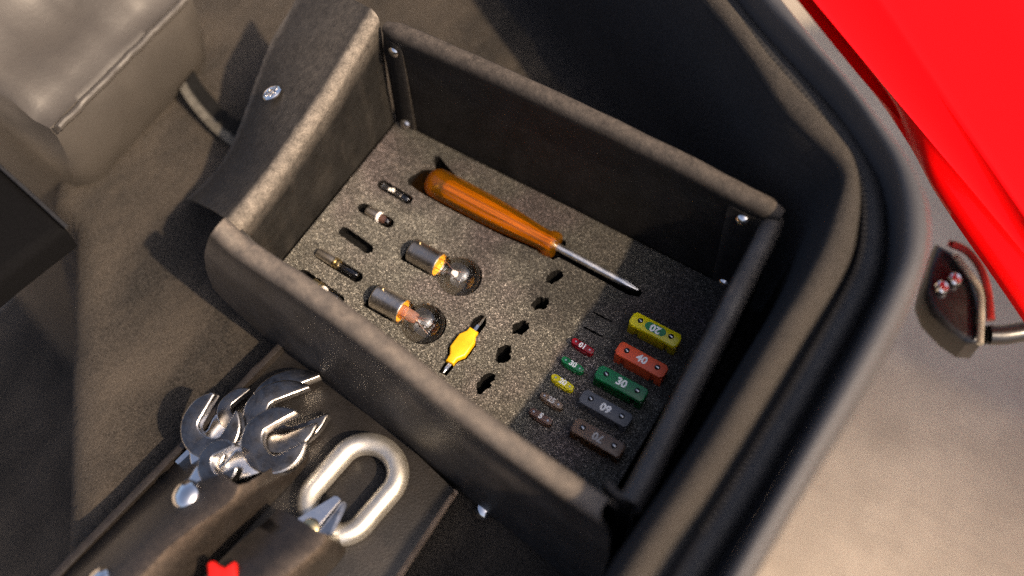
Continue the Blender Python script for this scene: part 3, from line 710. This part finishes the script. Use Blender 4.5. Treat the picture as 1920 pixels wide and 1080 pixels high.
bm = NB(); lathe(bm, [(0, .2), (.3, 2.8), (.8, 3.1), (12.0, 3.1), (12.2, 2.8)], (0, 0, 0), (1, 0, 0), 24, caps=False); obj('cap', bm, M['cap_bright'], t)
bm = NB(); lathe(bm, [(11.8, 2.6), (12.0, 3.4), (13.2, 3.4), (13.6, 2.8), (14.2, 3.2), (15.6, 3.2), (16.0, 2.4)], (0, 0, 0), (1, 0, 0), 24, caps=False); obj('ring', bm, M['brass'], t)
bm = NB(); lathe(bm, dome(15.6, 29.8, 2.5), (0, 0, 0), (1, 0, 0), 24, caps=False); obj('glass', bm, M['glass_smoke'], t)
bm = NB(); tube(bm, catmull([(16, .8, .4), (21, .9, .3), (26, .7, .2)], 10), .25, 5); tube(bm, catmull([(16, -.8, .4), (21, -.9, .3), (26, -.7, .2), (26, .7, .2)], 12), .25, 5); obj('lead_wire', bm, M['cap_bright'], t)
t = small_bulb('small brass collared bulb in the ragged slot half hidden by the front rim', (23.0, -120.7, -.4), R(-5))
bm = NB(); lathe(bm, [(0, .2), (.3, 2.6), (.8, 3.0), (4.2, 3.0), (4.4, 3.4), (5.4, 3.4), (5.6, 2.9), (6.4, 2.9), (6.6, 3.3), (7.6, 3.3), (7.8, 2.6)], (0, 0, 0), (1, 0, 0), 24, caps=False); obj('cap', bm, M['brass'], t)
bm = NB(); lathe(bm, [(7.4, 2.4), (9, 2.6), (10.4, 2.0), (10.6, .1)], (0, 0, 0), (1, 0, 0), 20, caps=False); obj('bead', bm, M['bead'], t)
bm = NB(); lathe(bm, dome(7.6, 20.4, 3.0), (0, 0, 0), (1, 0, 0), 24, caps=False); obj('glass', bm, M['glass'], t)

# ------------------------------------------------------------------ yellow double-ended bit
t = thing('driver_bit', 'small yellow double ended driver bit lying in its foam slot', 'driver bit', (118, -110.5, 0))
yo = [(-2.6, -13.0), (2.2, -13.0), (2.5, -9.0), (5.2, -5.2), (5.4, 4.2), (3.4, 8.2), (3.4, 10.8), (-2.4, 11.4), (-2.8, 8.2), (-5.2, 4.6), (-5.4, -4.6), (-2.9, -8.8)]
bm = NB(); prism(bm, yo, -2.0, 2.8, 1.3, 3, True); obj('grip', bm, M['yellow'], t)
bm = NB(); tube(bm, [(0, -11, .2), (-.1, -17, .2), (-.2, -19.4, .2)], lambda s: (1.1, 1.0, .35)[int(s * 2)], 10); obj('blade', bm, M['steel'], t)
bm = NB(); tube(bm, [(.5, 10, .4), (.7, 15, .5), (1.1, 19, .6), (1.4, 22.4, .7)], lambda s: lerp(1.1, .5, s) if s < .9 else .25, 4); obj('blade', bm, M['blade'], t)

# ------------------------------------------------------------------ fuses
def text_mesh(s, size, rz, mat, parent, z, name='number'):
    cu = bpy.data.curves.new('t', 'FONT'); cu.body = s; cu.size = size * MM; cu.align_x = 'CENTER'; cu.align_y = 'CENTER'; cu.extrude = .06 * MM; cu.offset = .035 * size * MM; cu.resolution_u = 3
    o = bpy.data.objects.new('t', cu); C.objects.link(o)
    me = bpy.data.meshes.new_from_object(o.evaluated_get(bpy.context.evaluated_depsgraph_get()))
    bpy.data.objects.remove(o); bpy.data.curves.remove(cu)
    me.materials.clear(); me.materials.append(mat)
    q = bpy.data.objects.new(name, me); q.location = (0, 0, z * MM); q.rotation_euler = (0, 0, rz); return link(q, parent)
def large_fuse(label, loc, rz, mat, num, flip, pm, tint_pad=None, side=None):
    side = side or mat
    t = thing('large_fuse', label, 'fuse', loc, rz, 'large blade fuses in the foam')
    L, W, H = 29.6, 8.6, 11.0
    ol = [(-L / 2, -W * .30), (-L / 2 + 1.6, -W / 2), (L / 2 - 1.6, -W / 2), (L / 2, -W * .30), (L / 2, W * .30), (L / 2 - 1.6, W / 2), (-L / 2 + 1.6, W / 2), (-L / 2, W * .30)]
    bm = NB(); prism(bm, ol, H - 2.2, H, .5, 2); obj('top', bm, mat, t)
    for sx in (-1, 1):
        bm = NB(); box(bm, (sx * (L / 2 - 2.4), 0, (H - 2.2) / 2 - .8), (4.2, W - .6, H - .6), .4); obj('end_leg', bm, side, t)
    bm = NB(); box(bm, (0, 0, (H - 2.2) / 2 - 1.6), (16.0, W - .2, H + 1.0), .5)
    obj('window', bm, side, t)
    bm = NB(); box(bm, (0, 0, 2.6), (L - 3, W - 3.2, 10), .3); obj('body', bm, side, t)
    for sx in (-1, 1):
        bm = NB(); lathe(bm, [(0, 1.6), (.12, 1.6), (.13, .1)], (sx * (L / 2 - 5.4), .4, H), (0, 0, 1), 18, caps=False); h = obj('test_hole', bm, M['hole'], t)
        bm = NB(); box(bm, (sx * (L / 2 - 5.4), .4, H + .2), (1.9, .7, .4), .12, Matrix.Rotation(R(-28 * (1 if sx < 0 else .4)), 3, 'Z')); obj('contact', bm, M['blade'], h)
        bm = NB(); box(bm, (sx * (L / 2 - 5.4), 0, -6), (7, 1.2, 16), .2); obj('blade', bm, M['blade'], t)
    if tint_pad:
        bm = NB(); prism(bm, stadium(-3.6, 0, 3.6, 0, 2.6), H + .02, H + .08); obj('number_pad', bm, tint_pad, t)
    text_mesh(num, 6.0, math.pi if flip else 0, pm, t, H + .16)
    return t
LF = [('large yellow blade fuse marked 20', (205.7, -51.9, 11.0), 0, 'f_yellow', '20', True, 'white_print'),
      ('large orange blade fuse marked 40', (208.0, -72.0, 11.0), -1, 'f_orange', '40', False, 'white_print'),
      ('large green blade fuse marked 30', (205.3, -89.8, 11.0), 0, 'f_green', '30', False, 'white_print'),
      ('large grey blade fuse marked 60', (204.9, -105.9, 9.0), -1, 'f_grey', '60', True, 'white_print'),
      ('large smoky brown blade fuse, nearest the front rim of the tray', (209.6, -122.9, 10.0), -1, 'f_smoke', '70', True, 'grey_print')]
for i, (lb, p, a_, mt, nm, fl, pm) in enumerate(LF):
    large_fuse(lb, (p[0], p[1], p[2] - 11), R(a_), M[mt], nm, fl, M[pm], M['f_green'] if i == 0 else None, M.get(mt + '_side'))
def small_fuse(label, loc, rz, mat, num, flip, pm):
    t = thing('small_fuse', label, 'fuse', loc, rz, 'small blade fuses in the foam')
    L, W, H = 12.6, 4.0, 4.4
    bm = NB(); prism(bm, stadium(-L / 2 + 1.2, 0, L / 2 - 1.2, 0, W / 2, 4), 0, H, .5, 2); obj('body', bm, mat, t)
    bm = NB(); box(bm, (0, -.2, .8), (7.5, W + .5, 3.4), .4); obj('window', bm, mat, t)
    for sx in (-1, 1):
        bm = NB(); box(bm, (sx * 3.2, 0, -5), (4.6, .8, 9), .1); obj('blade', bm, M['blade'], t)
        bm = NB(); lathe(bm, [(0, .5), (.15, .5), (.16, .05)], (sx * 4.5, 0, H), (0, 0, 1), 12, caps=False); obj('test_point', bm, M['blade'], t)
    text_mesh(num, 4.2, math.pi if flip else 0, pm, t, H + .12)
    return t
SF = [('small dark red blade fuse marked 10', (175.5, -78.1, 4.4), 'f_red', '10', True, 'white_print'), ('small green blade fuse marked 30', (176.4, -90.7, 4.4), 'f_green', '30', False, 'white_print'),
      ('small yellow blade fuse marked 20', (177.0, -102.7, 4.4), 'f_yellow', '20', False, 'white_print'), ('small tan blade fuse, between the yellow and the brown small fuse', (177.2, -115.0, 4.4), 'f_tan', '25', False, 'grey_print'),
      ('small brown blade fuse marked 5, nearest the front rim', (177.0, -125.9, 4.4), 'f_brown', '5', False, 'white_print')]
for lb, p, mt, nm, fl, pm in SF: small_fuse(lb, (p[0], p[1], 0), R(-4), M[mt], nm, fl, M[pm])

# ------------------------------------------------------------------ tool roll below the tray
roll = thing('tool_roll', 'dark leather tool roll lying on the carpet in front of the tray', 'tool roll', (80, -240, CZ))
def slab(bm, ol, z0, z1, wv=.1, bev=.8):
    prism(bm, ol, z0, z1, bev, 2)
TZ = -10.0
bm = NB(); slab(bm, [(27.0, -149.3, -10.0)[:2], (156.5, -179.9, -10.0)[:2], (155.8, -233.9, -10.0)[:2], (156.6, -282.5, -10.0)[:2], (4.3, -362.9, -10.0)[:2], (8.1, -322.7, -10.0)[:2]], TZ - 4, TZ)
obj('mat', bm, M['roll'], roll, True)
bm = NB(); slab(bm, [Vector((27.0, -149.3, -10.0)[:2]) + Vector((2, 1)), Vector((156.5, -179.9, -10.0)[:2]) + Vector((-1.5, 1)), Vector((156.6, -282.5, -10.0)[:2]) + Vector((-2, 0)), Vector((4.3, -362.9, -10.0)[:2]) + Vector((2, 0))], CZ + .6, TZ - 4.2)
obj('backing', bm, M['roll'], roll, True)
e0_, e1_ = Vector((156.5, -179.9, -10.0)), Vector((156.6, -282.5, -10.0))
bm = NB(); tube(bm, [e0_.lerp(e1_, k / 30) + Vector((.5 + .3 * fbm(k * .8, 1), 0, -1.6)) for k in range(31)], 1.9, 8); obj('raw_edge', bm, M['raw_edge'], roll, True)
e0_, e1_ = Vector((28.6, -157.8, -6.0)), Vector((3.2, -377.9, -6.0))
bm = NB(); rows = [[e0_.lerp(e1_, k / 30) + Vector((dx, 0, dz + .5 * fbm(k * .4, dx))) for dx, dz in ((-2.2, -6), (-1.8, 0), (0, 1.0), (2.6, .6), (3.2, -4))] for k in range(31)]
grid(bm, rows, [[.05, .08, .08, .05, .05]] * 31); obj('binding', bm, M['roll'], roll, True, 60)
# pouch over the spanner shafts
def pouch(stations, name, wv):
    rows = []; wr = []
    for (lft, rdg, rgt, h0) in stations:
        L_, G_, R_ = Vector(lft), Vector(rdg), Vector(rgt); row = []; we = []
        pts = [L_ + Vector((1.5, -.5, -10)), L_, L_.lerp(G_, .35) + Vector((0, 0, 2.2)), L_.lerp(G_, .7) + Vector((0, 0, 2.6)), G_.lerp(L_, .07) + Vector((0, 0, .4)), G_, G_.lerp(R_, .10) + Vector((0, 0, -.2)), G_.lerp(R_, .4) + Vector((0, 0, 1.5)), G_.lerp(R_, .75) + Vector((0, 0, .8)), R_]
        rows.append(pts); wr.append(wv)
    wv = [0.05] + list(wv); n = len(rows); dn = []; wn = []
    cols = [catmull([r[j] for r in rows], 24) for j in range(10)]
    for k in range(24): dn.append([cols[j][k] + Vector((0, 0, .6 * fbm(k * .4, j))) for j in range(10)]); wn.append(wv)
    bm = NB(); grid(bm, dn, wn, 1.8); return obj(name, bm, M['pouch'], roll, True, 70)
p1 = pouch([((26.4, -233.1, -8.0), (72.5, -244.4, 25.0), (77.0, -202.0, -9.0), 0), ((24.3, -249.1, -8.0), (73.5, -252.7, 27.0), (80.1, -213.5, -9.0), 0), ((20.2, -279.6, -8.0), (64.5, -278.1, 26.0), (75.2, -252.2, -9.0), 0), ((13.8, -323.7, -8.0), (59.5, -303.9, 24.0), (71.5, -286.9, -9.0), 0), ((10.3, -353.1, -8.0), (56.4, -332.5, 22.0), (68.9, -317.9, -9.0), 0)], 'pouch', [.05, .05, .08, .35, .7, .4, .12, .1, .1])
p1['mm'] = [0, 0, 0]
bm = NB(); lathe(bm, [(-1.5, 7.9), (1.2, 8.3), (2.8, 7.8), (4.6, 5.9), (5.7, 3.2), (6.0, .1)], (50.0, -259.2, 16.0), (-.35, -.15, .9), 36, caps=False); obj('snap_button', bm, M['snap'], p1, True)
bm = NB(); lathe(bm, [(0, 7.6), (1.2, 7.9), (2.6, 7.4), (4.2, 5.6), (5.2, 3.0), (5.5, .1)], (40.6, -315.1, 14.0), (-.62, -.1, .78), 36, caps=False); obj('snap_button', bm, M['snap'], p1, True)
p2 = pouch([((92.1, -239.6, 8.0), (119.8, -241.0, 17.0), (121.7, -232.2, -9.0), 0), ((91.7, -246.7, 9.0), (121.4, -245.0, 17.0), (125.6, -239.6, -9.0), 0), ((85.4, -269.0, 9.0), (117.1, -261.8, 17.0), (123.7, -253.6, -9.0), 0), ((79.3, -307.3, 8.0), (108.0, -291.6, 16.0), (117.7, -282.3, -9.0), 0)], 'pouch', [.06, .06, .06, .3, .7, .4, .15, .1, .1])

# ------------------------------------------------------------------ spanners
def spanner_outline(s, rh, hw, Lh, jaw):
    """open-end head: round head, slot of width s turned by jaw degrees, shaft running to -Y"""
    out = []; c, sn = math.cos(R(jaw)), math.sin(R(jaw))
    rot = lambda p: (p[0] * c - p[1] * sn, p[0] * sn + p[1] * c)
    h = s / 2
    slot = [(h + .10 * rh, rh * .86), (h + .01 * rh, rh * .86), (h, -.02 * rh)]
    for k in range(1, 8):
        a_ = lerp(0, -180, k / 8); slot.append((h * math.cos(R(a_)), -.02 * rh + h * .62 * math.sin(R(a_))))
    slot += [(-h, -.02 * rh), (-h - .01 * rh, rh * .97), (-h - .12 * rh, rh * .97)]
    slot = [rot(p) for p in slot]
    # outer contour, clockwise from the right tip round the bottom to the left tip
    right, left = [], []
    for k in range(0, 15):
        a_ = lerp(-90, 50, k / 14); rr_ = rh; right.append(rot((rr_ * math.cos(R(a_)), rr_ * math.sin(R(a_)))))
    for k in range(0, 15):
        a_ = lerp(129, 262, k / 14); rr_ = rh * lerp(1.10, 1.0, min(1, k / 5)); left.append(rot((rr_ * math.cos(R(a_)), rr_ * math.sin(R(a_)))))
    return right + slot + left
def spanner(label, pos, heading, s, rh, hw, Lh, jaw, th, tilt=(0, 0)):
    t = thing('spanner', label, 'spanner', pos, 0, 'open-ended spanners in the tool roll')
    t.rotation_euler = (R(tilt[0]), R(tilt[1]), R(heading))
    s, rh, hw, Lh = s * 1.1, rh * 1.1, hw * 1.1, Lh * 1.05
    ol = spanner_outline(s, rh, hw, Lh, jaw)
    bm = NB()
    b = [bm.verts.new((x, y, -th / 2)) for x, y in ol]; tt = [bm.verts.new((x, y, th / 2)) for x, y in ol]
    n = len(ol); fb = bm.faces.new(b[::-1]); ft = bm.faces.new(tt)
    for i in range(n): bm.faces.new((b[i], b[(i + 1) % n], tt[(i + 1) % n], tt[i]))
    bmesh.ops.recalc_face_normals(bm, faces=bm.faces)
    ed = [e for e in bm.edges if (e.verts[0].co.z > 0) == (e.verts[1].co.z > 0)]
    bmesh.ops.bevel(bm, geom=ed, offset=th * .24, segments=3, profile=.5, affect='EDGES', clamp_overlap=True)
    bmesh.ops.triangulate(bm, faces=[f for f in bm.faces if len(f.verts) > 4])
    bm.normal_update()
    for f in bm.faces: f.material_index = 1 if f.normal.z > .93 else 0
    obj('head', bm, [M['chrome_edge'], M['dark_reflection']], t, smooth=32)
    bm = NB(); sh = [(-hw * .9, -Lh), (hw * .9, -Lh), (hw * .95, -rh * 1.5), (hw * 1.35, -rh * 1.12), (hw * 1.55, -rh * .82), (hw * 1.2, -rh * .55), (-hw * 1.2, -rh * .55), (-hw * 1.55, -rh * .82), (-hw * 1.35, -rh * 1.12), (-hw * .95, -rh * 1.5)]
    prism(bm, sh, -th * .36, th * .36, th * .2, 3, True); obj('shaft', bm, M['chrome_edge'], t, smooth=40)
    return t
spanner('large spanner with wide jaws at the bottom of the pile, next to the tray rim', (57.5, -189.6, -4.0), -20, 19, 20, 7, 52, -17, 6.5, (3, 0))
spanner('large spanner wedged under the top one, its jaw tips reaching towards the ring', (58.9, -197.9, 2.0), -21, 17.5, 18.5, 7, 50, -16, 5.5, (3, 3))
spanner('large spanner on top of the pile with its jaws open towards the ring', (67.9, -212.2, 10.0), -23, 14, 15.8, 6, 44, -7, 8, (8, 4))
spanner('medium spanner at the outer left of the pile, jaws open towards the tray', (33.3, -221.8, 6.0), 24, 13, 15.0, 6, 40, -24, 8, (17, -6))
spanner('small dark spanner half hidden behind the left one', (34.9, -204.3, -5.0), -10, 10, 11, 5, 40, -6, 5, (2, 0))
spanner('smallest spanner lying in front, crossing the shafts of the others', (54.2, -237.6, 17.0), -26, 9, 10.8, 4.4, 24, -16, 7, (24, 2))

# ------------------------------------------------------------------ oval ring
ring = thing('oval_ring', 'thick pale zinc plated steel ring, oval, lying on the tool roll', 'ring', (112, -208, TZ))
P = []
hw_, hl_ = 16.6, 11.0                               # stadium centre line
for k in range(49):
    a_ = lerp(0, 180, k / 48); P.append((hw_ * math.cos(R(a_)), hl_ + hw_ * math.sin(R(a_)) * .93))
for k in range(1, 6): P.append((-hw_, lerp(hl_, -hl_, k / 6)))
for k in range(49):
    a_ = lerp(180, 360, k / 48); P.append((hw_ * math.cos(R(a_)), -hl_ + hw_ * math.sin(R(a_)) * .93))
for k in range(1, 6): P.append((hw_, lerp(-hl_, hl_, k / 6)))
rotm = Matrix.Rotation(R(-7), 4, 'Z') @ Matrix.Rotation(R(2), 4, 'X')
bm = NB(); tube(bm, [rotm @ Vector((x, y, 0)) + Vector((112.5, -208.5, TZ + 6.2)) for x, y in P], 6.0, 20, closed=True, nrm=(0, 0, 1))
tag(obj('link', bm, M['zinc'], ring, True, 80))

# steel nose of a tool sticking out of the second pouch
nose = thing('pliers', 'polished steel wedge shaped nose of a tool sticking out of the leather pouch', 'pliers', (109.3, -233.4, -4.0))
bb = [(96.5, -240.4, -6.0), (117.2, -239.3, -6.0)]; tp = [(109.3, -217.3, 3.0), (116.9, -218.0, 3.0)]
def hexa(bm, b4, t4):
    v = [bm.verts.new(p) for p in b4 + t4]
    for f in ((3, 2, 1, 0), (4, 5, 6, 7), (0, 1, 5, 4), (1, 2, 6, 5), (2, 3, 7, 6), (3, 0, 4, 7)): bm.faces.new([v[i] for i in f])
    bmesh.ops.recalc_face_normals(bm, faces=bm.faces)
    bmesh.ops.bevel(bm, geom=list(bm.edges), offset=.7, segments=2, affect='EDGES')
bm = NB(); hexa(bm, [(94.6, -241.6, -6.0), (108.7, -243.2, -6.0), (112.4, -244.7, 8.0), (99.7, -242.2, 8.0)], [(108.0, -218.0, -2.0), (111.7, -218.5, -2.0), (113.8, -218.4, 5.0), (109.7, -217.8, 5.0)])
obj('jaw', bm, M['chrome_edge'], nose, True, 30)
bm = NB(); hexa(bm, [(109.7, -243.2, -6.0), (120.2, -240.7, -6.0), (122.1, -242.7, 8.0), (113.9, -244.4, 8.0)], [(112.1, -218.6, -2.0), (116.7, -218.8, -2.0), (117.5, -218.7, 4.0), (114.4, -218.3, 5.0)])
obj('jaw', bm, M['chrome'], nose, True, 30)
bm = NB(); lathe(bm, [(0, 4.4), (1.2, 4.4), (2.0, 3.2), (2.2, .1)], (109.4, -238.5, 7.0), (0, 0, 1), 24, caps=False); obj('pivot', bm, M['brass'], nose, True)
# red handle end
rh = thing('red_tool', 'bright red plastic tool end with a notched top on the tool roll', 'handle', (83.8, -280.7, 0.0))
ol = [(80.0, -281.6, 18.0), (80.4, -279.2, 18.0), (82.7, -278.1, 18.0), (86.4, -278.6, 18.0), (88.7, -278.1, 18.0), (89.4, -275.3, 18.0), (90.7, -273.2, 18.0), (92.8, -273.8, 18.0), (96.1, -277.6, 18.0), (104.3, -286.2, 18.0), (114.1, -297.9, 18.0), (101.1, -305.7, 18.0), (91.2, -294.1, 18.0), (83.5, -285.2, 18.0)]
bm = NB(); prism(bm, [(p[0], p[1]) for p in ol], 6, 18, 2.0, 3); obj('grip', bm, M['red_plastic'], rh, True)

# ------------------------------------------------------------------ bag and black case at the upper left
bag = thing('leather_bag', 'soft taupe leather bag with a welted seam standing on the carpet', 'bag', (-190, -70, CZ))
rows = []
N = 40
for i in range(N):
    s = i / (N - 1); y = lerp(-131, -8, s)
    e = 1 - min(1, min(s, 1 - s) * 9); rn = 10 * e * e
    f = lambda a, b, sc=.03: 3.0 * fbm(y, a, b, sc)
    rows.append([Vector(p) for p in ((-330 + rn, y, CZ - 500), (-150 - rn - f(1, 1), y, CZ - 4), (-143.5 - rn * .6 + f(2, 2) * .5, y, -18), (-140.5 - rn * .5 + f(3, 3), y, 2), (-142 - rn * .3 + f(5, 4), y, 20), (-145 + f(2, 2) * .4, y, 33), (-148, y, 38.5), (-152, y, 38.5 + f(9, 1) * .5), (-161, y, 43 - rn * .5 + f(4, 8)), (-174, y, 53 - rn * .4 + 2 * f(6, 8, .02)), (-190, y, 50 - rn * .6 + 3 * f(7, 8, .02)), (-214, y, 72 - rn + 3.0 * f(8, 8, .02)), (-258, y, 126), (-380, y, 140), (-382, y, CZ - 500))])
bm = NB(); grid(bm, rows); 
for row_i in (0, N - 1):
    bm.verts.ensure_lookup_table(); vs = [bm.verts[row_i * 15 + k] for k in range(15)]; bm.faces.new(vs)
bmesh.ops.recalc_face_normals(bm, faces=bm.faces)
obj('bag_body', bm, M['bag'], bag, True, 60)
bm = NB(); tube(bm, [Vector((-144.8 + .8 * fbm(k * .3, 2), lerp(-130.5, -12, k / 40), 37.5 + 1.0 * fbm(k * .25, 4))) for k in range(41)], 2.6, 10); obj('welt', bm, M['bag'], bag, True)
case = thing('black_case', 'black fabric case with a stiff top edge in front of the leather bag', 'case', (-165, -170, CZ - 40))
cq = catmull([(-206.0, -151.0, 14.0), (-174.0, -157.5, 14.0), (-143.8, -163.1, 14.0), (-111.1, -169.4, 14.0)], 20)
ol = [(-206.0, -151.0, 14.0), (-174.0, -157.5, 14.0), (-143.8, -163.1, 14.0), (-112.9, -169.2, 14.0), (-117.3, -190.9, 14.0), (-121.5, -213.0, 14.0), (-127.3, -256.3, 14.0)]
bm = NB(); prism(bm, [(p[0], p[1]) for p in ol], -8, 14, 7.0, 5)
obj('case_body', bm, M['cloth'], case, True, 60)
bm = NB(); tube(bm, [q + Vector((0, 0, .6)) for q in cq], 1.3, 8); obj('edge_piping', bm, M['rubber'], case, True)
